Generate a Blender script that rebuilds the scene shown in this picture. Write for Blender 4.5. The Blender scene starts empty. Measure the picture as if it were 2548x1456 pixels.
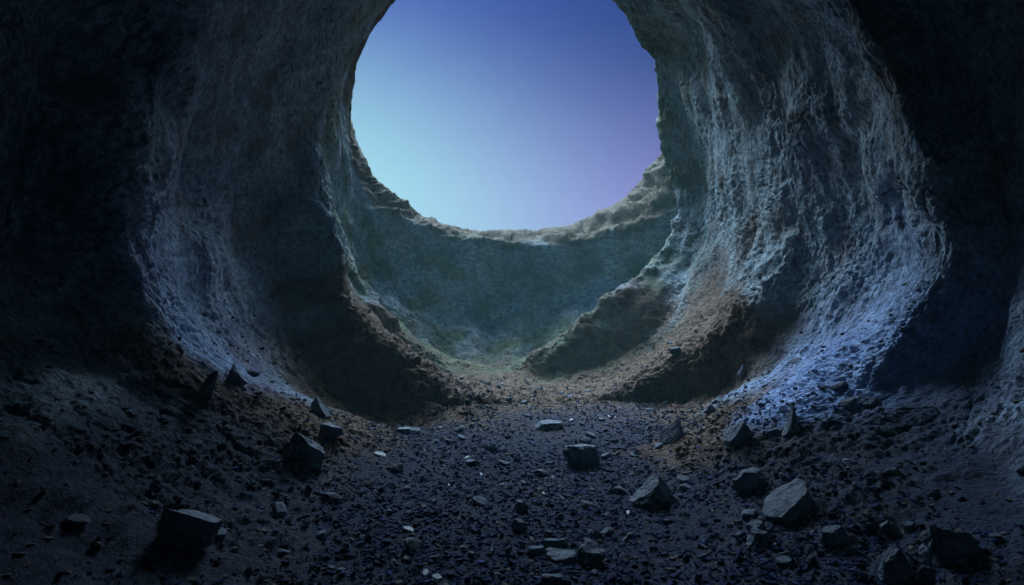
import bpy, math, random
import numpy as np
from mathutils import Vector, Matrix
from mathutils.bvhtree import BVHTree

# ------------------------------------------------------------------ camera, sky, sun, exposure
SC = bpy.context.scene
COL = SC.collection
R = math.radians
CAM_Z = 1.7
F = 24.0 / 36.0 * 2548.0            # focal length in pixels of a 2548 wide picture
cam_d = bpy.data.cameras.new('camera')
cam_d.lens = 24.0; cam_d.sensor_width = 36.0; cam_d.clip_start = 0.05; cam_d.clip_end = 3000.0
cam = bpy.data.objects.new('camera', cam_d)
cam.location = (0, 0, CAM_Z); cam.rotation_euler = (R(90), 0, 0)
COL.objects.link(cam); SC.camera = cam

SUN_AZ, SUN_EL = -10.0, 43.0         # degrees, azimuth from the view direction (negative = left)
world = bpy.data.worlds.new('World'); SC.world = world; world.use_nodes = True
nt = world.node_tree; nt.nodes.clear()
def N(t, typ, **kw):
    n = t.nodes.new(typ)
    for k, v in kw.items(): setattr(n, k, v)
    return n
def sky_nodes():
    L = nt.links.new
    out = N(nt, 'ShaderNodeOutputWorld'); bg = N(nt, 'ShaderNodeBackground')
    sky = N(nt, 'ShaderNodeTexSky', sky_type='NISHITA', sun_disc=False)
    sky.sun_elevation = R(SUN_EL); sky.sun_rotation = R(SUN_AZ)
    tc = N(nt, 'ShaderNodeTexCoord'); sep = N(nt, 'ShaderNodeSeparateXYZ'); L(tc.outputs['Generated'], sep.inputs[0])
    def rng(src, a, b):
        m = N(nt, 'ShaderNodeMapRange', interpolation_type='SMOOTHSTEP')
        L(src, m.inputs['Value']); m.inputs['From Min'].default_value = a; m.inputs['From Max'].default_value = b
        return m.outputs['Result']
    def mixc(f, a, b, mode='MIX'):
        m = N(nt, 'ShaderNodeMix', data_type='RGBA', blend_type=mode)
        if isinstance(f, float): m.inputs['Factor'].default_value = f
        else: L(f, m.inputs['Factor'])
        for i, v in ((6, a), (7, b)):
            if isinstance(v, tuple): m.inputs[i].default_value = (*v, 1)
            else: L(v, m.inputs[i])
        return m.outputs[2]
    fx = rng(sep.outputs['X'], -0.28, 0.27)
    sl = N(nt, 'ShaderNodeMath', operation='MULTIPLY_ADD'); L(sep.outputs['X'], sl.inputs[0]); sl.inputs[1].default_value = 0.22; L(sep.outputs['Z'], sl.inputs[2])
    fz = rng(sl.outputs[0], 0.07, 0.43)
    low = mixc(fx, (0.42, 0.80, 0.92), (0.29, 0.26, 0.68))
    high = mixc(fx, (0.03, 0.06, 0.46), (0.0, 0.0, 0.19))
    tint = mixc(fz, low, high)
    ns = mixc(1.0, sky.outputs[0], (0.09, 0.09, 0.09), 'MULTIPLY')
    c = mixc(0.03, tint, ns)
    L(c, bg.inputs['Color']); bg.inputs['Strength'].default_value = SKY_STRENGTH
    L(bg.outputs[0], out.inputs['Surface'])
SKY_STRENGTH = 0.37
sky_nodes()

sun_d = bpy.data.lights.new('sun', 'SUN')
sun_d.energy = 5.0; sun_d.angle = R(42); sun_d.color = (0.56, 0.79, 1.0)
sun = bpy.data.objects.new('sun', sun_d); COL.objects.link(sun)
to_sun = Vector((math.sin(R(SUN_AZ)) * math.cos(R(SUN_EL)), math.cos(R(SUN_AZ)) * math.cos(R(SUN_EL)), math.sin(R(SUN_EL))))
sun.rotation_euler = to_sun.to_track_quat('Z', 'Y').to_euler()
sun.location = to_sun * 60

vs = SC.view_settings
vs.view_transform = 'Standard'; vs.look = 'None'; vs.exposure = 1.38; vs.gamma = 1.0; vs.use_curve_mapping = False
SC.cycles.max_bounces = 8; SC.cycles.diffuse_bounces = 5; SC.cycles.volume_bounces = 1
SC.cycles.use_denoising = True

# ------------------------------------------------------------------ helpers
def at(px, py, d):
    """a point d metres ahead of the camera, in the direction of a picture position"""
    return ((px - 1274.0) * d / F, d, CAM_Z - (py - 728.0) * d / F)

def hash3(ix, iy, iz, seed):
    h = (ix.astype(np.uint32) * np.uint32(374761393) + iy.astype(np.uint32) * np.uint32(668265263)
         + iz.astype(np.uint32) * np.uint32(2147483647) + np.uint32(seed * 974711 + 1013))
    h = (h ^ (h >> np.uint32(13))) * np.uint32(1274126177)
    h = (h ^ (h >> np.uint32(16))) * np.uint32(2246822519)
    return h ^ (h >> np.uint32(15))
G12 = np.array([(1,1,0),(-1,1,0),(1,-1,0),(-1,-1,0),(1,0,1),(-1,0,1),(1,0,-1),(-1,0,-1),(0,1,1),(0,-1,1),(0,1,-1),(0,-1,-1),(1,1,0),(-1,1,0),(0,-1,1),(0,-1,-1)], dtype=np.float32)
def perlin(p, seed=0):
    p = np.asarray(p, dtype=np.float32)
    i = np.floor(p); f = p - i; i = i.astype(np.int64)
    u = f * f * f * (f * (f * 6 - 15) + 10)
    r = np.zeros(len(p), np.float32)
    for dx in (0, 1):
        for dy in (0, 1):
            for dz in (0, 1):
                g = G12[hash3(i[:, 0] + dx, i[:, 1] + dy, i[:, 2] + dz, seed) & np.uint32(15)]
                dot = g[:, 0] * (f[:, 0] - dx) + g[:, 1] * (f[:, 1] - dy) + g[:, 2] * (f[:, 2] - dz)
                w = (u[:, 0] if dx else 1 - u[:, 0]) * (u[:, 1] if dy else 1 - u[:, 1]) * (u[:, 2] if dz else 1 - u[:, 2])
                r += w * dot
    return r
def fbm(p, seed, octv=4, gain=0.5, ridged=False):
    a, s, t = 1.0, 0.0, np.zeros(len(p), np.float32)
    q = np.array(p, dtype=np.float32)
    for o in range(octv):
        n = perlin(q, seed + o * 7)
        if ridged: n = 0.5 - 2 * np.abs(n)
        t += a * n; a *= gain; q = q * 2.03 + 11.7
    return t
def sstep(a, b, x):
    t = np.clip((x - a) / (b - a), 0, 1); return t * t * (3 - 2 * t)

def tag(o, label=None, cat=None, group=None, kind=None):
    if label: o['label'] = label
    if cat: o['category'] = cat
    if group: o['group'] = group
    if kind: o['kind'] = kind
    return o

# ------------------------------------------------------------------ the cave as rings of rock, far to near
# each ring: 16 stations, clockwise from the middle of the floor: 0 floor, 4 right, 8 roof, 12 left; (picture x, picture y, metres ahead)
def ring_at(l): return [at(*p) for p in l]
RINGS = [
 ('outer', [(0, 26, -2), (8, 25.8, -2), (14, 25.5, -1), (18, 24.5, 3), (20, 23, 7), (20, 21, 10), (17, 18, 12), (9, 16.5, 12.6), (0, 16, 12.8), (-9, 16.5, 12.6), (-17, 18, 12), (-20, 21, 10), (-20, 23, 7), (-18, 24.5, 3), (-14, 25.5, -1), (-8, 25.8, -2)]),
 ('brow', ring_at([(1262, 612, 24.6), (1470, 590, 24.2), (1610, 510, 23.5), (1700, 400, 22), (1800, 250, 21), (1790, 60, 19), (1720, -120, 16.8), (1500, -260, 15.8), (1262, -330, 15.5), (1050, -270, 15.8), (900, -90, 17), (840, 80, 18.5), (850, 320, 20.5), (900, 470, 21), (990, 540, 22.4), (1100, 590, 23.6)])),
 ('rim', ring_at([(1262, 578, 23), (1450, 548, 22.5), (1565, 478, 21.5), (1645, 378, 20), (1730, 250, 18.2), (1710, 60, 16.6), (1650, -60, 14.6), (1450, -85, 14.6), (1262, -137, 14.4), (1110, -85, 14.6), (1000, -20, 15), (890, 140, 16.8), (880, 320, 18.4), (926, 440, 19.2), (1005, 510, 20.2), (1110, 564, 21.8)])),
 ('bevel', ring_at([(1275, 614, 19.4), (1440, 606, 18.9), (1605, 560, 18.1), (1690, 490, 17.6), (1770, 290, 16.6), (1750, 60, 15.6), (1660, -60, 13.9), (1450, -83, 14), (1262, -133, 13.8), (1100, -83, 14), (980, -15, 14.4), (876, 150, 16), (868, 335, 17.3), (914, 462, 17.9), (985, 532, 18.4), (1105, 584, 19)])),
 ('hollow', ring_at([(1275, 700, 19.4), (1455, 690, 18.9), (1650, 640, 18), (1770, 520, 17.2), (1830, 320, 16.4), (1800, 80, 15.3), (1690, -60, 13.5), (1460, -81, 13.7), (1262, -131, 13.4), (1085, -81, 13.7), (958, -10, 14), (860, 185, 15.5), (852, 380, 16.6), (888, 530, 17.2), (950, 620, 17.8), (1090, 670, 18.6)])),
 ('slope', ring_at([(1270, 800, 18.4), (1440, 775, 18), (1640, 720, 17.2), (1770, 560, 16.8), (1810, 320, 16.2), (1760, 80, 15.1), (1670, -40, 13.3), (1460, -81, 13.4), (1262, -130, 13.1), (1075, -81, 13.4), (940, 0, 13.6), (846, 210, 15.1), (834, 430, 15.9), (872, 610, 16.4), (960, 740, 16.9), (1110, 790, 17.6)])),
 ('toe', ring_at([(1262, 890, 16.6), (1400, 872, 16.5), (1590, 790, 16.3), (1735, 600, 16.3), (1765, 480, 16), (1710, 280, 15.4), (1640, 40, 14), (1460, -79, 13.1), (1262, -128, 12.8), (1065, -79, 13.1), (925, 0, 13.2), (836, 230, 14.6), (828, 480, 15.3), (870, 660, 15.7), (980, 815, 16), (1140, 880, 16.3)])),
 ('far ledges', ring_at([(1258, 915, 15.2), (1335, 878, 14.7), (1490, 750, 14.6), (1640, 640, 15.2), (1688, 520, 15.3), (1642, 300, 14.8), (1600, 95, 13.6), (1450, -78, 12.8), (1262, -127, 12.5), (1050, -78, 12.8), (910, 5, 12.8), (830, 250, 14.1), (820, 480, 14.5), (880, 680, 14.6), (1030, 845, 14.4), (1165, 908, 14.9)])),
 ('far ledge feet', ring_at([(1262, 930, 14.2), (1400, 936, 13.9), (1600, 862, 13.7), (1700, 720, 13.8), (1745, 540, 13.9), (1712, 300, 13.8), (1665, 85, 12.8), (1500, -83, 12.2), (1262, -133, 11.9), (1030, -83, 12.1), (890, 10, 12.3), (814, 260, 13.5), (796, 500, 13.7), (868, 720, 13.8), (1030, 905, 13.9), (1160, 932, 14)])),
 ('between', ring_at([(1300, 962, 12.3), (1460, 958, 12.3), (1640, 880, 12), (1790, 740, 11.4), (1840, 540, 11.2), (1800, 310, 11.2), (1730, 80, 11), (1570, -96, 11), (1262, -155, 10.6), (1000, -96, 11.2), (865, 20, 11.7), (802, 280, 12.5), (810, 530, 12.5), (868, 740, 12.4), (1045, 908, 12), (1185, 958, 12.2)])),
 ('near ledges', ring_at([(1345, 1000, 10.7), (1508, 990, 10.6), (1690, 893, 10), (1872, 765, 9.3), (1980, 560, 8.9), (1930, 340, 8.9), (1815, 75, 9.1), (1590, -125, 9.2), (1262, -336, 8.8), (940, -232, 9.4), (830, 30, 11), (790, 300, 11.8), (838, 590, 11.1), (874, 752, 10.7), (1035, 902, 10.1), (1185, 982, 10)])),
 ('near ledge feet', ring_at([(1345, 1022, 9.8), (1545, 1006, 10.3), (1765, 976, 9.6), (1905, 852, 9), (2022, 590, 8.55), (1965, 330, 8.55), (1875, 70, 8.8), (1680, -152, 8.8), (1262, -344, 8.4), (890, -232, 9), (775, 40, 10.6), (708, 310, 11.1), (668, 590, 10.9), (765, 880, 10), (950, 1038, 9.55), (1155, 1052, 9.1)])),
 ('wide', ring_at([(1320, 1090, 8), (1600, 1078, 8.1), (1785, 1012, 8.1), (2010, 875, 7.7), (2185, 640, 6.95), (2150, 380, 6.9), (2030, 90, 7.4), (1740, -230, 7.6), (1262, -470, 7.6), (840, -300, 8), (640, 30, 8.8), (505, 320, 8.5), (465, 600, 8.1), (590, 880, 8.2), (845, 1022, 8.2), (1065, 1082, 8)])),
 ('near ribs', ring_at([(1300, 1172, 6.5), (1600, 1150, 6.6), (1880, 1062, 6.4), (2150, 925, 6), (2302, 720, 5.35), (2326, 490, 5.25), (2190, 165, 5.5), (1850, -260, 6.2), (1262, -520, 6.4), (760, -360, 6.6), (480, 0, 6.8), (366, 350, 5.7), (318, 600, 5.6), (450, 830, 6.1), (690, 1012, 6.4), (965, 1142, 6.5)])),
 ('near grooves', ring_at([(1300, 1240, 5.65), (1680, 1225, 5.7), (2010, 1090, 5.7), (2330, 945, 5.4), (2520, 720, 4.95), (2525, 480, 4.9), (2375, 95, 5.2), (1900, -310, 5.6), (1262, -580, 5.7), (640, -450, 5.8), (190, -60, 5.7), (60, 330, 5.2), (10, 620, 5.2), (285, 870, 5.4), (575, 1062, 5.7), (905, 1205, 5.7)])),
 ('by the camera', ring_at([(1300, 1555, 3.5), (1750, 1540, 3.55), (2230, 1290, 4.1), (2620, 1050, 4.05), (2920, 720, 3.6), (2920, 400, 3.6), (2620, -130, 4), (1950, -500, 4.3), (1262, -800, 4.4), (600, -550, 4.4), (-60, -130, 4.4), (-330, 340, 4.2), (-380, 700, 4.1), (-60, 970, 4.2), (260, 1230, 4.1), (710, 1480, 3.7)])),
 ('behind', [(0.1, -0.5, 0), (0.9, -0.5, 0.02), (2.0, -0.5, 0.35), (2.8, -0.4, 0.9), (3.1, -0.3, 1.9), (3.1, -0.2, 3.1), (2.5, 0, 4.4), (1.4, 0.2, 5.2), (0, 0.3, 5.4), (-1.4, 0.2, 5.2), (-2.6, 0, 4.4), (-3.2, -0.2, 3.1), (-3.2, -0.3, 1.9), (-2.9, -0.4, 0.8), (-2.1, -0.5, 0.5), (-1.1, -0.5, 0.05)]),
 ('rear', [(0.1, -5.5, 0.1), (0.5, -5.5, 0.12), (1.0, -5.5, 0.3), (1.5, -5.5, 0.9), (1.7, -5.5, 1.6), (1.6, -5.5, 2.3), (1.2, -5.5, 2.9), (0.7, -5.5, 3.2), (0, -5.5, 3.3), (-0.7, -5.5, 3.2), (-1.2, -5.5, 2.9), (-1.6, -5.5, 2.3), (-1.7, -5.5, 1.6), (-1.5, -5.5, 0.9), (-1, -5.5, 0.3), (-0.5, -5.5, 0.12)]),
 ('end', [(0.02 * math.sin(k * math.pi / 8), -7.5, 1.5 - 0.02 * math.cos(k * math.pi / 8)) for k in range(16)]),
]
NAMES = [r[0] for r in RINGS]; ID = {n: i for i, n in enumerate(NAMES)}
CP = np.array([r[1] for r in RINGS], dtype=np.float64)            # ring, station, xyz
CP = np.roll(CP, 8, axis=1)                                       # start at the roof so that the seam is overhead
NT = 1340
TCOL = np.concatenate([np.linspace(0, 1.6, 45, endpoint=False), np.linspace(1.6, 14.4, NT - 90, endpoint=False), np.linspace(14.4, 16, 46)])
def around(P, n):
    """periodic Catmull-Rom round each ring"""
    m = P.shape[1]; t = TCOL; i = np.minimum(np.floor(t).astype(int), m - 1); f = (t - i)[None, :, None]
    p0, p1, p2, p3 = (P[:, (i + k) % m] for k in (-1, 0, 1, 2))
    tau = 0.5
    return p1 + f * (tau * (p2 - p0)) + f ** 2 * (2 * tau * p0 + (tau - 3) * p1 + (3 - 2 * tau) * p2 - tau * p3) + f ** 3 * (-tau * p0 + (2 - tau) * p1 + (tau - 2) * p2 + tau * p3)
RG = around(CP, NT)                                               # ring, column, xyz
dist = np.linalg.norm(np.diff(CP, axis=0), axis=2).mean(1)
U = np.concatenate([[0], np.cumsum(dist)])                        # arc length of each ring along the cave
ROWS = [6, 8, 26, 24, 26, 30, 26, 34, 56, 60, 50, 90, 100, 50, 100, 70, 4, 3]
us, ks = [], []
for i, n in enumerate(ROWS):
    for j in range(n):
        us.append(U[i] + (U[i + 1] - U[i]) * j / n); ks.append(i + j / n)
us.append(U[-1]); ks.append(len(ROWS)); us = np.array(us); KROW = np.array(ks)
def pchip(x, Y, xq):
    h = np.diff(x)[:, None, None]; dl = np.diff(Y, axis=0) / h
    m = np.zeros_like(Y); m[0], m[-1] = dl[0], dl[-1]
    a, b = dl[:-1], dl[1:]; w1 = 2 * h[1:] + h[:-1]; w2 = h[1:] + 2 * h[:-1]
    with np.errstate(divide='ignore', invalid='ignore'):
        hm = (w1 + w2) / (w1 / a + w2 / b)
    m[1:-1] = np.where(a * b > 0, hm, 0.25 * (a + b))
    k = np.clip(np.searchsorted(x, xq, side='right') - 1, 0, len(x) - 2)
    t = ((xq - x[k]) / (x[k + 1] - x[k]))[:, None, None]; hh = (x[k + 1] - x[k])[:, None, None]
    return (2*t**3-3*t**2+1) * Y[k] + (t**3-2*t**2+t) * hh * m[k] + (-2*t**3+3*t**2) * Y[k+1] + (t**3-t**2) * hh * m[k+1]
P = pchip(U, RG, us)                                              # rows, columns, xyz
NR = P.shape[0]; NC = NT + 1
du = np.gradient(P, axis=0); dv = np.gradient(P, axis=1)
nrm = np.cross(dv, du); nrm /= np.maximum(np.linalg.norm(nrm, axis=2, keepdims=True), 1e-9)
# station number, 0..16 with 8 = the middle of the floor (the array starts at the roof)
ST = np.broadcast_to(TCOL[None, :], (NR, NC))
KK = np.broadcast_to(KROW[:, None], (NR, NC))
flat = P.reshape(-1, 3); nf = nrm.reshape(-1, 3); st = ST.reshape(-1); kk = KK.reshape(-1)
ctr = np.array([0, 9.0, 3.0]); 
if np.mean(np.einsum('ij,ij->i', nf, ctr - flat)[(kk > 6) & (kk < 14)]) < 0: nf = -nf    # normals look into the cave
sdist = np.abs(st - 8.0)                                          # 0 on the floor line, 8 at the roof
wob = fbm(flat * 0.9, 91, 3) 
nearf = sstep(ID['far ledge feet'] - 0.3, ID['between'], kk)
floor_w = 1.1 + 0.2 * nearf
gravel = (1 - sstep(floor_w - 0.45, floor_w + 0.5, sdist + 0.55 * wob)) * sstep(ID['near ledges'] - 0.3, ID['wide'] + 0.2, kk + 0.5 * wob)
near_shade = sstep(ID['near ribs'] - 0.3, ID['near grooves'] + 0.3, kk) * (1 - sstep(2.4, 3.6, sdist + 0.6 * wob)) * 0.92  # shade over the near floor and corners, put into the colour
wallness = sstep(1.6, 3.4, sdist)
arc = np.stack([us[kk.astype(int) * 0 + np.repeat(np.arange(NR), NC)], st * 1.9, np.zeros_like(st)], axis=1)  # metres along, metres round
aniso = np.stack([arc[:, 0], arc[:, 1] * 0.36 + 0.25 * arc[:, 0], flat[:, 2] * 0.15], axis=1)
big = fbm(flat * 0.55, 3, 3)
def stretch(k, f, lean=0.25):
    """noise coordinates k times longer round the cave than along it"""
    return np.stack([arc[:, 0] * f, (arc[:, 1] / k + lean * arc[:, 0] / k) * f, (flat[:, 2] * 0.15) * f], axis=1)
warp = fbm(flat * 1.1, 23, 3)
med = fbm(stretch(4.0, 1.5) + 0.4 * warp[:, None], 17, 3, 0.5)
rid = fbm(stretch(2.0, 10.0) + 0.6 * warp[:, None], 29, 3, 0.6)
fine = fbm(flat * 13.0, 41, 3, 0.65)
pit = fbm(flat * 5.5, 57, 3, 0.5)
pits = -sstep(0.27, 0.52, pit)
crk = np.abs(fbm(stretch(1.6, 1.0) + 0.5 * warp[:, None], 83, 3, 0.5))
cracks = -(1 - sstep(0.0, 0.04, crk)) * sstep(0.0, 0.3, fbm(flat * 0.6, 87, 2))
patch = sstep(-0.25, 0.3, fbm(flat * 0.9, 95, 3))                 # smooth and broken stretches
bands = np.sin(arc[:, 0] * 6.3 + 2.2 * fbm(flat * 0.45, 105, 2) * 2 + 0.35 * arc[:, 1]) * sstep(-0.1, 0.3, fbm(flat * 0.4, 107, 2)) # long curved swells round the cave
runs = fbm(np.stack([arc[:, 1] * 0.9, arc[:, 0] * 0.12, 0 * st], 1), 111, 3)                                                      # ridges running down the far bank
disp = (big * (0.08 + 0.12 * wallness) + med * (0.03 + 0.03 * wallness) + bands * 0.03 * wallness + rid * (0.008 + 0.008 * wallness) * (0.5 + 0.8 * patch)
        + fine * (0.018 - 0.002 * wallness) * (0.6 + 0.6 * patch) + pits * (0.035 - 0.022 * wallness) * np.maximum(patch, 1 - wallness) + cracks * 0.035 * (0.3 + 0.7 * wallness))
bank = sstep(ID['bevel'] + 0.3, ID['slope'], kk) * (1 - sstep(ID['toe'], ID['far ledges'], kk)) * (1 - sstep(3, 4, sdist))
clod = fbm(flat * 4.0, 117, 5, 0.68)
disp += clod * 0.034 * (1 - wallness) * (1 - gravel) * sstep(ID['far ledges'], ID['between'], kk)
disp += bank * (0.28 * runs + 0.10 * fbm(flat * 1.6, 113, 4, 0.6))
rim_rough = np.exp(-((kk - ID['rim'] - 0.6) / 0.5) ** 2) * (1 - sstep(3.2, 4.5, sdist))
layer = fbm(flat * np.array([0.45, 0.45, 2.6]), 63, 4, 0.5)
disp *= 1 + 0.3 * rim_rough
disp += rim_rough * (0.30 * layer + 0.22 * fbm(flat * 0.7, 71, 5, 0.5))
ledge_rough = np.exp(-((kk - ID['near ledges']) / 0.5) ** 2) + np.exp(-((kk - ID['far ledges']) / 0.5) ** 2)
disp += ledge_rough * (1 - gravel) * (0.09 * fbm(flat * 2.2, 77, 4, 0.55))
disp *= 1 - 0.75 * gravel
disp[kk < 0.9] *= 0.3
V = flat + nf * disp[:, None]
# the seam overhead must close
V = V.reshape(NR, NC, 3); V[:, -1] = V[:, 0]; V = V.reshape(-1, 3)

# what the surface is made of, and light and shade painted on it, by place
soil_n = fbm(flat * 0.8, 101, 4)
soil = (1 - sstep(2.0, 3.3, sdist + 1.2 * soil_n)) * sstep(ID['slope'], ID['far ledges'], kk) * (1 - sstep(ID['near grooves'] - 0.5, ID['near grooves'] + 0.7, kk) * 0.5)
soil = np.clip(soil, 0, 1)
mid = sstep(ID['far ledge feet'] - 0.3, ID['between'] - 0.4, kk) * (1 - sstep(ID['near ledge feet'], ID['wide'], kk)) * (1 - sstep(3.0, 3.9, sdist + 0.8 * soil_n))
soil = np.maximum(soil, mid)
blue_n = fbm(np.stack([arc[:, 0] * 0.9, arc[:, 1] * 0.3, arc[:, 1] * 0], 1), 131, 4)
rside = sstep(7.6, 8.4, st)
crust = sstep(ID['near ledge feet'] + 0.1, ID['near ribs'] - 0.3, kk + 0.6 * blue_n) * sstep(1.7, 2.5, sdist + 0.5 * blue_n) * (1 - sstep(2.9, 5.2, sdist + 0.9 * blue_n))  # blue light from the opening on the low walls, painted into the rock
crust *= rside * (1 - 0.6 * sstep(ID['near grooves'] - 0.4, ID['near grooves'] + 0.3, kk)) + (1 - rside) * 0.55 * (1 - sstep(ID['near ribs'] - 0.2, ID['near ribs'] + 0.5, kk))  # crust is the painted blue light, weaker on the left wall
moss = (1 - sstep(ID['far ledges'], ID['between'], kk + 0.6 * wob)) * sstep(ID['rim'] + 0.9, ID['hollow'], kk) * np.clip(0.5 + 1.3 * fbm(flat * 1.1, 151, 4), 0, 1)

rim_sunlight = sstep(ID['brow'], ID['rim'] - 0.3, kk) * (1 - sstep(ID['bevel'] - 0.1, ID['bevel'] + 0.35, kk + 0.3 * wob))  # warm sunlight along the rim, put into its rock colour
# ------------------------------------------------------------------ materials
def mat_nodes(name):
    m = bpy.data.materials.new(name); m.use_nodes = True
    t = m.node_tree; t.nodes.clear()
    out = N(t, 'ShaderNodeOutputMaterial'); b = N(t, 'ShaderNodeBsdfPrincipled')
    t.links.new(b.outputs[0], out.inputs['Surface'])
    return m, t, b
def ramp(t, src, stops):
    r = N(t, 'ShaderNodeValToRGB'); e = r.color_ramp.elements
    e[0].position, e[0].color = stops[0][0], (*stops[0][1], 1)
    e[1].position, e[1].color = stops[-1][0], (*stops[-1][1], 1)
    for p, c in stops[1:-1]:
        x = e.new(p); x.color = (*c, 1)
    t.links.new(src, r.inputs[0]); return r.outputs[0]
def noise(t, vec, scale, detail=6, rough=0.6):
    n = N(t, 'ShaderNodeTexNoise'); n.inputs['Scale'].default_value = scale; n.inputs['Detail'].default_value = detail; n.inputs['Roughness'].default_value = rough
    t.links.new(vec, n.inputs['Vector']); return n.outputs[0]
def mixn(t, f, a, b, mode='MIX'):
    m = N(t, 'ShaderNodeMix', data_type='RGBA', blend_type=mode)
    if isinstance(f, (int, float)): m.inputs[0].default_value = f
    else: t.links.new(f, m.inputs[0])
    for i, v in ((6, a), (7, b)):
        if isinstance(v, tuple): m.inputs[i].default_value = (*v, 1)
        else: t.links.new(v, m.inputs[i])
    return m.outputs[2]
def attr(t, name):
    a = N(t, 'ShaderNodeAttribute'); a.attribute_name = name; return a.outputs['Fac']
def math_n(t, op, a, b):
    m = N(t, 'ShaderNodeMath', operation=op)
    for i, v in enumerate((a, b)):
        if isinstance(v, (int, float)): m.inputs[i].default_value = v
        else: t.links.new(v, m.inputs[i])
    return m.outputs[0]

def rock_material():
    m, t, b = mat_nodes('cave_rock')
    g = N(t, 'ShaderNodeNewGeometry').outputs['Position']
    n1, n2, n3 = noise(t, g, 0.9, 8, .65), noise(t, g, 6, 8, .7), noise(t, g, 38, 6, .7)
    sa = N(t, 'ShaderNodeAttribute'); sa.attribute_name = 'skin'
    n4 = noise(t, sa.outputs['Vector'], 24.0, 5, .65)
    rock = ramp(t, n1, [(0.25, (0.17, 0.22, 0.265)), (0.5, (0.33, 0.395, 0.44)), (0.75, (0.47, 0.50, 0.51))])
    rock = mixn(t, 0.75, rock, ramp(t, n2, [(0.3, (0.35, 0.35, 0.38)), (0.5, (0.95, 0.95, 0.95)), (0.72, (1.5, 1.48, 1.42))]), 'MULTIPLY')
    rock = mixn(t, 0.8, rock, ramp(t, n4, [(0.34, (0.30, 0.31, 0.33)), (0.5, (0.95, 0.95, 0.95)), (0.66, (1.6, 1.58, 1.55))]), 'MULTIPLY')
    rock = mixn(t, ramp(t, noise(t, g, 1.7, 5, .6), [(0.52, (0, 0, 0)), (0.68, (0.7, 0.7, 0.7))]), rock, (0.24, 0.17, 0.125))
    soilc = ramp(t, n2, [(0.3, (0.042, 0.026, 0.019)), (0.5, (0.145, 0.086, 0.056)), (0.72, (0.27, 0.175, 0.12))])
    mossc = ramp(t, n2, [(0.3, (0.07, 0.095, 0.065)), (0.6, (0.20, 0.22, 0.14)), (0.8, (0.31, 0.28, 0.17))])
    blue_glowc = ramp(t, n2, [(0.3, (0.13, 0.19, 0.34)), (0.5, (0.34, 0.46, 0.80)), (0.7, (0.52, 0.64, 0.95))])  # colours of the painted blue light
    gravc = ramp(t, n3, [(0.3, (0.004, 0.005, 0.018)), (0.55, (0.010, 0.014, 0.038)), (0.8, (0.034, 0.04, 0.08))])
    c = mixn(t, attr(t, 'soil'), rock, soilc)
    mossc = mixn(t, 0.7, mossc, ramp(t, n4, [(0.34, (0.4, 0.4, 0.42)), (0.5, (1, 1, 1)), (0.66, (1.5, 1.48, 1.4))]), 'MULTIPLY')
    mossc = mixn(t, 0.8, mossc, ramp(t, n1, [(0.3, (0.35, 0.4, 0.4)), (0.5, (1, 1, 1)), (0.7, (1.6, 1.35, 1.1))]), 'MULTIPLY')
    c = mixn(t, attr(t, 'moss'), c, mossc)
    c = mixn(t, attr(t, 'rim_sunlight'), c, ramp(t, n2, [(0.3, (0.05, 0.036, 0.022)), (0.55, (0.17, 0.12, 0.07)), (0.75, (0.31, 0.23, 0.145))]))  # tan tones carry the painted warm sun on the rim
    blue_glowc = mixn(t, 0.75, blue_glowc, ramp(t, n4, [(0.34, (0.28, 0.28, 0.30)), (0.5, (0.95, 0.95, 0.95)), (0.66, (1.45, 1.45, 1.4))]), 'MULTIPLY')
    c = mixn(t, attr(t, 'crust'), c, blue_glowc)  # crust mask carries the painted blue light
    c = mixn(t, attr(t, 'gravel'), c, gravc)  # real gravel, and the painted near shade in the same dark colour
    sp = mixn(t, 0.55, c, ramp(t, n3, [(0.28, (0.3, 0.3, 0.3)), (0.5, (1, 1, 1)), (0.75, (1.5, 1.5, 1.5))]), 'MULTIPLY')
    t.links.new(sp, b.inputs['Base Color'])
    b.inputs['Roughness'].default_value = 0.78
    b.inputs['Specular IOR Level'].default_value = 0.05
    bump = N(t, 'ShaderNodeBump'); bump.inputs['Distance'].default_value = 0.06; bump.inputs['Strength'].default_value = 0.75
    vo = N(t, 'ShaderNodeTexVoronoi'); vo.inputs['Scale'].default_value = 17.0
    dis = N(t, 'ShaderNodeVectorMath', operation='ADD'); t.links.new(g, dis.inputs[0])
    nv = N(t, 'ShaderNodeTexNoise'); nv.inputs['Scale'].default_value = 5.0; t.links.new(g, nv.inputs['Vector']); t.links.new(nv.outputs['Color'], dis.inputs[1])
    t.links.new(dis.outputs[0], vo.inputs['Vector'])
    h = math_n(t, 'ADD', n2, math_n(t, 'MULTIPLY', n3, 0.6))
    h = math_n(t, 'ADD', h, math_n(t, 'MULTIPLY', vo.outputs['Distance'], 0.25))
    h = math_n(t, 'ADD', h, math_n(t, 'MULTIPLY', n4, 1.1))
    t.links.new(h, bump.inputs['Height']); t.links.new(bump.outputs[0], b.inputs['Normal'])
    return m
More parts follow.
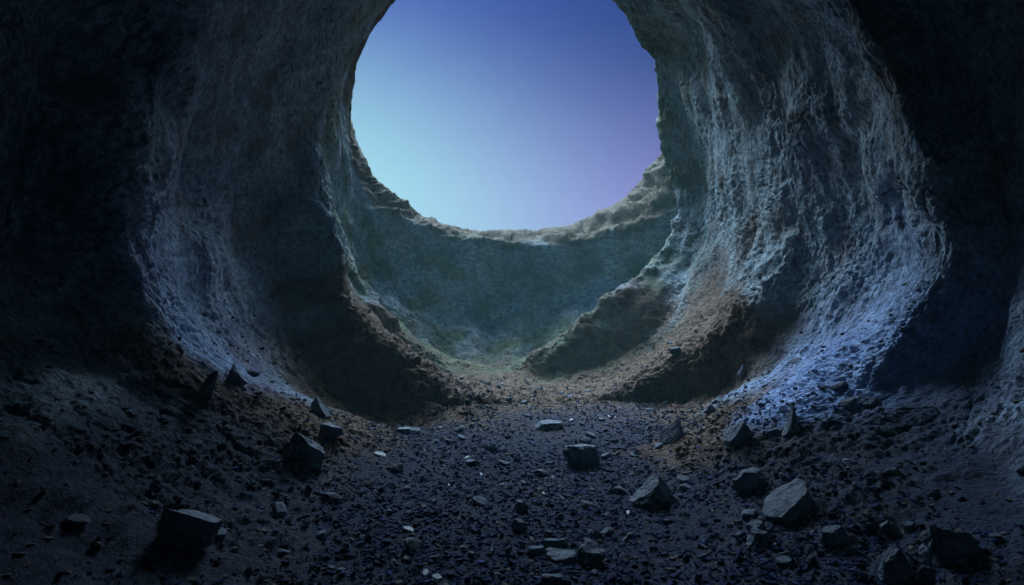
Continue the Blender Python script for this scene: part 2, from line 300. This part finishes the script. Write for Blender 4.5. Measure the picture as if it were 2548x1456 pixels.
def stone_material(name, dark, mid, light, rough=0.6, scale=9.0):
    m, t, b = mat_nodes(name)
    tc = N(t, 'ShaderNodeTexCoord').outputs['Object']
    rnd = N(t, 'ShaderNodeObjectInfo').outputs['Random']
    isl = N(t, 'ShaderNodeNewGeometry').outputs['Random Per Island']
    n2, n3 = noise(t, tc, scale, 8, .7), noise(t, tc, scale * 6, 5, .7)
    c = ramp(t, n2, [(0.3, dark), (0.5, mid), (0.75, light)])
    c = mixn(t, 1.0, c, ramp(t, isl, [(0.0, (0.45, 0.45, 0.47)), (0.7, (1.0, 1.0, 1.0)), (0.97, (1.5, 1.5, 1.5)), (1.0, (3.2, 3.2, 3.2))]) if name == 'gravel_stone' else ramp(t, rnd, [(0, (0.8, 0.8, 0.8)), (1, (1.2, 1.2, 1.2))]), 'MULTIPLY')  # the brightest few gravel stones are painted glints
    c = mixn(t, 0.5, c, ramp(t, n3, [(0.3, (0.4, 0.4, 0.4)), (0.7, (1.3, 1.3, 1.3))]), 'MULTIPLY')
    t.links.new(c, b.inputs['Base Color']); b.inputs['Roughness'].default_value = rough; b.inputs['Specular IOR Level'].default_value = 0.5 if name == 'pale_stone' else 0.01 if name == 'gravel_stone' else 0.06
    bump = N(t, 'ShaderNodeBump'); bump.inputs['Distance'].default_value = 0.03; bump.inputs['Strength'].default_value = 0.6
    t.links.new(math_n(t, 'ADD', n2, math_n(t, 'MULTIPLY', n3, 0.5)), bump.inputs['Height']); t.links.new(bump.outputs[0], b.inputs['Normal'])
    return m
ROCK = rock_material()
BOULDER = stone_material('boulder_stone', (0.04, 0.047, 0.066), (0.10, 0.118, 0.16), (0.20, 0.225, 0.28), 0.6, 7)
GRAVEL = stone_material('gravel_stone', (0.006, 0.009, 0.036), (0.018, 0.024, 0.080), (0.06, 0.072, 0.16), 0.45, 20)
RUBBLE = stone_material('rubble_stone', (0.05, 0.042, 0.04), (0.12, 0.10, 0.092), (0.21, 0.18, 0.165), 0.7, 14)
PALE = stone_material('pale_stone', (0.2, 0.215, 0.26), (0.36, 0.38, 0.44), (0.6, 0.62, 0.68), 0.4, 14)

# ------------------------------------------------------------------ cut the one rock skin into its named pieces
r_i, c_i = np.meshgrid(np.arange(NR - 1), np.arange(NC - 1), indexing='ij')
a = (r_i * NC + c_i).reshape(-1)
QUADS = np.stack([a, a + NC, a + NC + 1, a + 1], axis=1)
q0 = QUADS[len(QUADS) // 2 + 300]; e_ = np.cross(V[q0[1]] - V[q0[0]], V[q0[2]] - V[q0[0]])
if np.dot(e_, nf[q0[0]]) < 0: QUADS = QUADS[:, ::-1]
fk = kk[a] + 0.22 * wob[a]; fs = st[a] + 0.3 * wob[a]            # the joints wander
# array station s: 8 floor; right side is s > 8, left side is s < 8
right, left = fs > 8, fs < 8
piece = np.zeros(len(a), dtype=int)                              # 0 ground
fd = np.abs(fs - 8)
piece[fd > 1.9] = 1
piece[(piece == 1) & left] = 2
piece[fd > 5.9] = 3
K = ID
piece[(fk < K['toe'] + 0.3) & (fd < 3.9)] = 4                    # slope below the opening
piece[fk < K['bevel'] + 0.3] = 5                                 # the rim
piece[right & (fk > K['toe'] + 0.3) & (fk < K['far ledge feet']) & (fd > 0.5) & (fd < 3.1)] = 6
piece[right & (fk > K['between'] + 0.35) & (fk < K['near ledge feet'] + 0.05) & (fd > 0.9) & (fd < 3.4)] = 7
piece[left & (fk > K['between'] + 0.35) & (fk < K['near ledge feet'] + 0.05) & (fd > 0.5) & (fd < 3.9)] = 8
piece[left & (fk > K['toe'] + 0.3) & (fk < K['far ledge feet'] + 0.1) & (fd > 0.5) & (fd < 2.9)] = 9
SKIN = stretch(3.0, 1.0) + np.stack([0.10 * warp, 0.06 * warp, flat[:, 2] * 0.2], 1)
G3 = V.reshape(NR, NC, 3); VN = np.cross(np.gradient(G3, axis=1), np.gradient(G3, axis=0)).reshape(-1, 3)
VN /= np.maximum(np.linalg.norm(VN, axis=1, keepdims=True), 1e-12)
if np.mean(np.einsum('ij,ij->i', VN, nf)) < 0: VN = -VN
ATTR = {'soil': soil, 'moss': moss, 'crust': crust, 'gravel': np.maximum(gravel, near_shade), 'rim_sunlight': rim_sunlight}  # gravel mask also carries the shade painted near the camera, crust is the painted blue light
def skin_piece(name, idx):
    q = QUADS[piece == idx]
    used, inv = np.unique(q, return_inverse=True)
    me = bpy.data.meshes.new(name)
    co = V[used].astype(np.float32); ff = inv.reshape(-1, 4).astype(np.int32)
    me.vertices.add(len(co)); me.vertices.foreach_set('co', co.ravel())
    me.loops.add(ff.size); me.loops.foreach_set('vertex_index', ff.ravel())
    me.polygons.add(len(ff)); me.polygons.foreach_set('loop_start', np.arange(0, ff.size, 4, dtype=np.int32))
    me.update(calc_edges=True); me.shade_smooth()
    me.normals_split_custom_set_from_vertices(VN[used].tolist())
    sk = me.attributes.new('skin', 'FLOAT_VECTOR', 'POINT'); sk.data.foreach_set('vector', SKIN[used].astype(np.float32).ravel())
    for n, v in ATTR.items():
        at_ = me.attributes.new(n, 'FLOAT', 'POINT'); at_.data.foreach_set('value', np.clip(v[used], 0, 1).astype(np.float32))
    me.materials.append(ROCK)
    o = bpy.data.objects.new(name, me); COL.objects.link(o); return o
tag(skin_piece('ground', 0), 'dark gravel floor of the cave rising into brown soil slopes', None, None, 'structure')
tag(skin_piece('wall_right', 1), 'rough grey and blue right wall of the cave', None, None, 'structure')
tag(skin_piece('wall_left', 2), 'dark left wall of the cave fading to black', None, None, 'structure')
tag(skin_piece('ceiling', 3), 'dark rock ceiling of the cave', None, None, 'structure')
tag(skin_piece('hillside', 4), 'shaded green grey slope below the opening', None, None, 'structure')
tag(skin_piece('terrain', 5), 'sunlit craggy rock rim around the opening', None, None, 'structure')
tag(skin_piece('rock_ledge', 6), 'far right rock ledge with mossy crest running down from opening edge', 'rock ledge')
tag(skin_piece('rock_ledge', 7), 'nearer right rock ledge with pale tip above the brown soil', 'rock ledge')
tag(skin_piece('rock_ledge', 8), 'large left rock ledge with long dark face and thin lit crest', 'rock ledge')
tag(skin_piece('rock_ledge', 9), 'small far left rock ledge with short dark face before the slope', 'rock ledge')

BVH = BVHTree.FromPolygons([tuple(v) for v in V], [tuple(int(i) for i in q) for q in QUADS[(kk[a] > 5)]])
def hit(px, py):
    d = Vector(at(px, py, 1.0)) - Vector((0, 0, CAM_Z))
    return BVH.ray_cast(Vector((0, 0, CAM_Z)), d.normalized())
def drop(x, y, z=2.2):
    return BVH.ray_cast(Vector((x, y, z)), Vector((0, 0, -1)))

# ------------------------------------------------------------------ boulders
import bmesh
def ico(sub):
    bm = bmesh.new(); bmesh.ops.create_icosphere(bm, subdivisions=sub, radius=1.0)
    v = np.array([x.co[:] for x in bm.verts]); f = [[q.index for q in p.verts] for p in bm.faces]; bm.free(); return v, f
ICO = {s: ico(s) for s in (1, 2, 4, 5)}
def rock_shape(seed, sub, cuts=9, extra=(), taper=0.0, rough=0.05, base=False):
    rs = np.random.RandomState(seed); v, f = ICO[sub]; v = v.copy()
    if base: v[:, 2] = np.where(v[:, 2] < 0, v[:, 2] * 0.32, v[:, 2])
    pl = [(rs.normal(size=3), rs.uniform(0.5, 0.82)) for _ in range(cuts)] + list(extra)
    for n, d in pl:
        n = np.array(n, float); n /= np.linalg.norm(n)
        s = v @ n - d; k = s > 0; v[k] -= np.outer(s[k], n) * 0.96
    if taper: v[:, :2] *= np.clip(1 - taper * (v[:, 2:3] + 0.6) / 1.6, 0.06, 1.5)
    lo, hi = v.min(0), v.max(0); v = (v - (lo + hi) / 2) / ((hi - lo) / 2)
    if rough:
        nn = fbm(v * 1.6 + seed, seed % 50, 5, 0.55) ; v *= (1 + rough * 1.6 * nn)[:, None]
        r2 = fbm(v * 6 + seed, seed % 37, 3, 0.6); v *= (1 + rough * 0.35 * r2)[:, None]
    return v, f
def mesh_from(name, v, f, m):
    me = bpy.data.meshes.new(name); me.from_pydata([tuple(x) for x in v], [], f); me.materials.append(m); me.shade_flat(); return me
UP = (0, 0, 1)
BOULDERS = [
 # centre x, foot y, width, height in the picture, seed, flat planes, taper, turn, tilt, label
 (462, 1368, 150, 100, 11, [((0.25, 0.1, 1), 0.35), ((0.1, -1, 0.1), 0.45)], 0.15, 0.3, 0.10, 'big dark boulder with pale blue slanting top, alone at lower left'),
 (755, 1165, 108, 84, 12, [((0.5, 0.0, 1), 0.35), ((-0.2, -1, 0.0), 0.5)], 0.1, 0.2, 0.12, 'dark blocky boulder with cracked blue top on the left soil slope'),
 (583, 962, 62, 54, 13, [((0.8, 0.1, 0.6), 0.3), ((-0.9, 0, 0.4), 0.4)], 0.75, 0.1, 0.0, 'small triangular peaked rock highest on the left slope'),
 (527, 998, 54, 66, 14, [((0.9, 0.1, 0.6), 0.25), ((-0.9, -0.3, -0.1), 0.3)], 0.2, 0.3, 0.75, 'narrow tilted slab stuck in the left slope beside the peaked rock'),
 (797, 1036, 54, 40, 15, [((0.6, 0, 0.9), 0.3)], 0.3, 0.0, 0.25, 'small rock with a curved pale top below the left ledge'),
 (825, 1092, 58, 34, 16, [((0.1, 0, 1), 0.35), ((0, -1, -0.3), 0.4)], -0.1, 0.2, 0.1, 'small flat topped rock between the left ledge and the blocky boulder'),
 (1448, 1168, 94, 54, 17, [((0, 0.1, 1), 0.55)], 0.3, 0.4, 0.0, 'lone rounded dark boulder in the middle of the gravel floor'),
 (1630, 1268, 122, 72, 18, [((-0.6, 0, 0.8), 0.4), ((0.7, -0.3, 0.5), 0.5)], 0.4, 0.1, 0.0, 'large hump backed dark boulder on the gravel right of centre'),
 (1674, 1110, 72, 58, 19, [((-0.5, -0.3, 0.9), 0.3), ((0.9, -0.2, 0.2), 0.5)], 0.2, 0.2, -0.1, 'pale topped angular boulder left of two others on the right'),
 (1838, 1108, 74, 52, 20, [((-0.6, 0, 0.9), 0.3), ((0.2, -1, 0.0), 0.45)], 0.1, 0.2, -0.12, 'wedge shaped boulder with blue sloping top left of the spike rock'),
 (1974, 1090, 56, 78, 21, [((0.9, -0.2, 0.25), 0.4), ((-0.8, 0, 0.5), 0.4)], 0.95, 0.0, -0.05, 'dark pointed spike of rock at the foot of the right wall'),
 (1868, 1226, 90, 48, 22, [((0, 0, 1), 0.5)], 0.35, 0.3, 0.0, 'low dark boulder behind the biggest right boulder'),
 (1964, 1300, 138, 90, 23, [((-0.45, -0.1, 1), 0.35), ((0.1, -1, -0.1), 0.45), ((1, 0, 0.1), 0.55)], 0.05, 0.25, -0.1, 'biggest right boulder with sloping grey top and black front'),
 (1893, 1366, 66, 40, 24, [((0, 0, 1), 0.6)], 0.35, 0.1, 0.0, 'rounded dark stone in front of the biggest right boulder'),
 (1888, 1332, 52, 30, 25, [((-0.3, 0, 1), 0.5)], 0.3, 0.5, 0.0, 'small dark stone touching the back of a rounded one'),
 (2072, 1356, 70, 40, 26, [((-0.2, 0, 1), 0.45)], 0.3, 0.2, -0.1, 'medium dark stone between biggest right boulder and corner block'),
 (2368, 1408, 128, 88, 27, [((-0.1, -0.6, 0.8), 0.4), ((-0.1, -1, -0.1), 0.5), ((1, 0.1, 0), 0.6), ((-1, 0, 0.1), 0.6)], 0.0, 0.15, -0.12, 'large grey oblong block near the lower right corner'),
 (2236, 1462, 74, 84, 28, [((-0.3, -1, 0.3), 0.45)], 0.35, 0.2, 0.1, 'upright grey egg shaped rock at the bottom edge on the right'),
 (2312, 1460, 54, 38, 29, [((0, -0.5, 1), 0.5)], 0.2, 0.1, 0.1, 'small grey rock at the bottom edge below the oblong block'),
 (1470, 1404, 74, 48, 30, [((0.05, -0.2, 1), 0.25), ((0, -1, -0.2), 0.5)], -0.05, 0.1, 0.05, 'flat layered slab with lit top low in the gravel centre'),
 (1395, 1396, 78, 22, 31, [((-0.1, -0.3, 1), 0.2)], 0.0, 0.2, -0.1, 'thin pale slab left of the layered slab'),
 (1400, 1364, 36, 22, 32, [((0, 0, 1), 0.6)], 0.3, 0.2, 0.0, 'small round stone behind the thin pale slab'),
 (1487, 1342, 26, 22, 33, [], 0.2, 0.2, 0.0, 'small bright topped stone behind the layered slab'),
 (1850, 938, 26, 28, 34, [], 0.1, 0.2, 0.0, 'small round knob of rock on the brown slope below near ledge'),
 (2116, 1020, 42, 28, 35, [((-0.3, 0, 1), 0.5)], 0.3, 0.2, 0.0, 'black angular rock on the blue slope under the right wall'),
 (2170, 1016, 52, 24, 36, [((0.3, 0, 1), 0.5)], 0.3, 0.2, 0.0, 'low black rock at the foot of the dark right groove'),
 (1767, 1030, 36, 20, 37, [], 0.35, 0.2, 0.0, 'small brown rock below the pale tip of the right ledge'),
 (1368, 1071, 74, 18, 38, [((0, 0, 1), 0.4)], 0.2, 0.1, 0.0, 'long low dark rock crossing the middle of the floor'),
 (1296, 1274, 40, 24, 39, [((0, 0, 1), 0.5)], 0.3, 0.2, 0.0, 'dark low stone in the gravel left of the hump backed boulder'),
 (1292, 1324, 36, 30, 40, [], 0.25, 0.2, 0.0, 'dark round stone with pale cap in the lower gravel centre'),
 (2212, 1318, 42, 20, 41, [], 0.3, 0.2, 0.0, 'small dark stone upslope of the upright egg shaped rock'),
 (2106, 1304, 30, 16, 42, [], 0.3, 0.2, 0.0, 'small dark stone upslope right of the biggest boulder'),
 (738, 892, 24, 16, 43, [], 0.3, 0.2, 0.0, 'tiny dark rock high on the reddish left soil slope'),
 (1004, 1080, 46, 14, 44, [((0, 0, 1), 0.4)], 0.2, 0.2, 0.0, 'low dark rock just below the foot of the large left ledge'),
 (768, 1222, 18, 16, 45, [], 0.3, 0.2, 0.0, 'tiny dark stone below the blocky left boulder'),
]
for (x, fy, w, h, seed, pl, tp, turn, tilt, lab) in BOULDERS:
    loc, n, _, dist_ = hit(x, min(fy - 0.16 * h, 1452))
    if loc is None: continue
    s = loc.y / F
    v, f = rock_shape(seed, 5 if w > 60 else 4, 11, pl, tp, 0.09, True)
    rz = Matrix.Rotation(turn, 3, 'Z') @ Matrix.Identity(3); ry = Matrix.Rotation(tilt, 3, 'Y')
    M = np.array(ry @ rz)
    v = v @ np.array(rz).T
    lo, hi = v.min(0), v.max(0); v = (v - (lo + hi) / 2) / ((hi - lo) / 2)
    hw, hh = w * s / 2, h * s / 2 * 1.12
    v = (v * np.array([hw, hw * 0.85, hh])) @ np.array(ry).T
    o = bpy.data.objects.new('boulder' if w > 60 else 'rock', mesh_from('rock', v, f, BOULDER))
    o.location = (loc.x, loc.y + hw * 0.25, loc.z + hh * 0.7)
    COL.objects.link(o); tag(o, lab, 'boulder' if w > 60 else 'rock')

# ------------------------------------------------------------------ loose stones and gravel
rs = np.random.RandomState(5)
protos = []
for k in range(10):
    v, f = rock_shape(200 + k, 2, 7, [((rs.normal() * .3, rs.normal() * .3, 1), 0.35)], 0.2, 0.05)
    v = v * np.array([1, rs.uniform(.6, .95), rs.uniform(.35, .7)])
    protos.append(v.astype(np.float32))
F2 = np.array(ICO[2][1]); F1 = np.array(ICO[1][1])
def rotz(v, a_):
    c, s = math.cos(a_), math.sin(a_); q = v.copy(); q[:, 0], q[:, 1] = c * v[:, 0] - s * v[:, 1], s * v[:, 0] + c * v[:, 1]; return q
stone_meshes = [mesh_from('stone', p, ICO[2][1], BOULDER) for p in protos]
pale_meshes = []
for k in range(5):
    v, f = rock_shape(300 + k, 2, 6, [((0.1, -0.1, 1), 0.2)], 0.0, 0.03)
    pale_meshes.append(mesh_from('flake', v * np.array([1, .55, .16]), f, PALE))
n_st = 0
MARKS = [('big boulder at lower left', 462, 1345), ('blocky left slope boulder', 755, 1150), ('lone boulder in mid floor', 1448, 1155), ('hump backed boulder', 1630, 1250), ('pale topped angular boulder', 1674, 1100),
 ('wedge shaped boulder', 1838, 1100), ('spike of rock', 1974, 1080), ('biggest right boulder', 1964, 1285), ('oblong corner block', 2368, 1390), ('layered slab', 1470, 1395), ('low dark central stone', 1296, 1266), ('long low rock', 1368, 1068), ('lone pale flake', 947, 1136), ('large left ledge', 1000, 1045)]
MARKS = [(n_, hit(x_, y_)[0]) for n_, x_, y_ in MARKS]
def where(p):
    n_, q = min(MARKS, key=lambda m_: (m_[1].x - p.x) ** 2 + (m_[1].y - p.y) ** 2)
    dx, dy = p.x - q.x, p.y - q.y
    return ('left of' if dx < 0 else 'right of') + ' the ' + n_ if abs(dx) > abs(dy) else ('in front of' if dy < 0 else 'behind') + ' the ' + n_
for i in range(900):
    if n_st >= 170: break
    y = 3.2 + 9.5 * rs.rand() ** 1.3; x = rs.normal(0.5, 0.25 + 0.28 * y)
    h_ = drop(x, y)
    if h_[0] is None or h_[1].z < 0.55 or h_[0].z > 1.1: continue
    o = bpy.data.objects.new('stone', stone_meshes[rs.randint(10)]); s = 0.030 + 0.055 * rs.rand() ** 2.2
    o.location = h_[0] + Vector((0, 0, s * 0.2)); o.scale = (s, s, s); o.rotation_euler = (rs.normal() * .2, rs.normal() * .2, rs.rand() * 6.28)
    COL.objects.link(o); tag(o, 'small dark loose stone ' + where(o.location), 'stone', 'small loose stones strewn over the cave floor'); n_st += 1
for i in range(26):
    y = 3.3 + 7.5 * rs.rand() ** 1.2; x = rs.normal(0.15, 0.2 + 0.16 * y)
    h_ = drop(x, y)
    if h_[0] is None or h_[1].z < 0.6: continue
    o = bpy.data.objects.new('stone_flake', pale_meshes[rs.randint(5)]); s = 0.016 + 0.026 * rs.rand() ** 2
    o.location = h_[0] + Vector((0, 0, s * 0.5)); o.scale = (s, s, s); o.rotation_euler = (rs.normal() * .25, rs.normal() * .25, rs.rand() * 6.28)
    COL.objects.link(o); tag(o, 'small pale flake glinting ' + where(o.location), 'stone flake', 'pale stone flakes scattered on the gravel')
for (x, y, w, lab) in [(947, 1136, 36, 'lone pale flake left of the gravel below the large left ledge'), (1018, 1321, 32, 'bright curved pale flake in the lower left of the gravel')]:
    loc, n, _, _2 = hit(x, y); s = w * loc.y / F / 2
    o = bpy.data.objects.new('stone_flake', pale_meshes[1]); o.location = loc + Vector((0, 0, s * .3)); o.scale = (s, s, s); o.rotation_euler = (0.1, 0.2, -0.5)
    COL.objects.link(o); tag(o, lab, 'stone flake')

def scatter(name, count, ymin, ymax, ypow, spread, smin, smax, verts, faces, zmax, keep, label, m, lift=0.12):
    vv, ff, base, made = [], [], 0, 0
    for i in range(count):
        y = ymin + (ymax - ymin) * rs.rand() ** ypow; x = spread(y)
        h_ = drop(x, y)
        if h_[0] is None or h_[1].z < 0.45 or h_[0].z > zmax: continue
        if rs.rand() > keep(h_[0]): continue
        s = smin + (smax - smin) * rs.rand() ** 3.5
        v = rotz(verts[rs.randint(len(verts))] * s, rs.rand() * 6.28)
        tx, ty = rs.normal(0, .3, 2)
        v[:, 2] += v[:, 0] * tx + v[:, 1] * ty
        vv.append(v + np.array([h_[0].x, h_[0].y, h_[0].z + s * lift], np.float32)); ff.append(faces + base); base += len(v)
    me = bpy.data.meshes.new(name); me.from_pydata(np.concatenate(vv).tolist(), [], np.concatenate(ff).tolist()); me.materials.append(m); me.shade_flat()
    o = bpy.data.objects.new(name, me); COL.objects.link(o); tag(o, label, None, None, 'stuff'); return o
lowv = []
for k in range(14):
    v, f = rock_shape(400 + k, 1, 5, [((rs.normal() * .3, rs.normal() * .3, 1), 0.35)], 0.1, 0.0)
    lowv.append((v * np.array([1, rs.uniform(.5, .95), rs.uniform(.3, .65)])).astype(np.float32))
def path_keep(p):
    e = abs(p.x - 0.25 - 0.02 * p.y) / (1.25 + 0.07 * p.y)
    if rs.rand() > 1 - 0.75 * min(1, max(0, (p.y - 7.5) / 5.0)): return 0
    if rs.rand() < 0.75 * max(0, math.sin(p.x * 2.1 + 1.3 * math.sin(p.y * 1.1)) * math.sin(p.y * 1.7 + 0.8 * math.sin(p.x * 3)) ): return 0
    return 1.0 if e < 0.8 else math.exp(-((e - 0.8) / 0.5) ** 2)
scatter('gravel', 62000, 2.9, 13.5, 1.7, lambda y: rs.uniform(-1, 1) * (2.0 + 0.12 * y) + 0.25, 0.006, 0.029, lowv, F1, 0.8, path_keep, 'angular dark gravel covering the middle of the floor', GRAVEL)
scatter('rubble', 11000, 2.3, 14.0, 1.3, lambda y: rs.uniform(-1, 1) * 4.6, 0.006, 0.034, lowv, F1, 2.4, lambda p: 0.8, 'scattered small rubble on the soil slopes', RUBBLE, -0.05)

# ------------------------------------------------------------------ air
def haze():
    bm = bmesh.new(); bmesh.ops.create_cube(bm, size=1.0)
    me = bpy.data.meshes.new('haze'); bm.to_mesh(me); bm.free()
    o = bpy.data.objects.new('haze', me); COL.objects.link(o)
    o.location = (0, 8.75, 5.5); o.scale = (50, 35.5, 17)
    m = bpy.data.materials.new('hazy_air'); m.use_nodes = True; t = m.node_tree; t.nodes.clear()
    out = N(t, 'ShaderNodeOutputMaterial'); v = N(t, 'ShaderNodeVolumePrincipled')
    v.inputs['Color'].default_value = (0.42, 0.9, 0.97, 1); v.inputs['Density'].default_value = 0.0042; v.inputs['Anisotropy'].default_value = 0.0
    t.links.new(v.outputs[0], out.inputs['Volume']); me.materials.append(m)
    tag(o, 'thin teal haze hanging in the cave air', None, None, 'stuff')
haze()
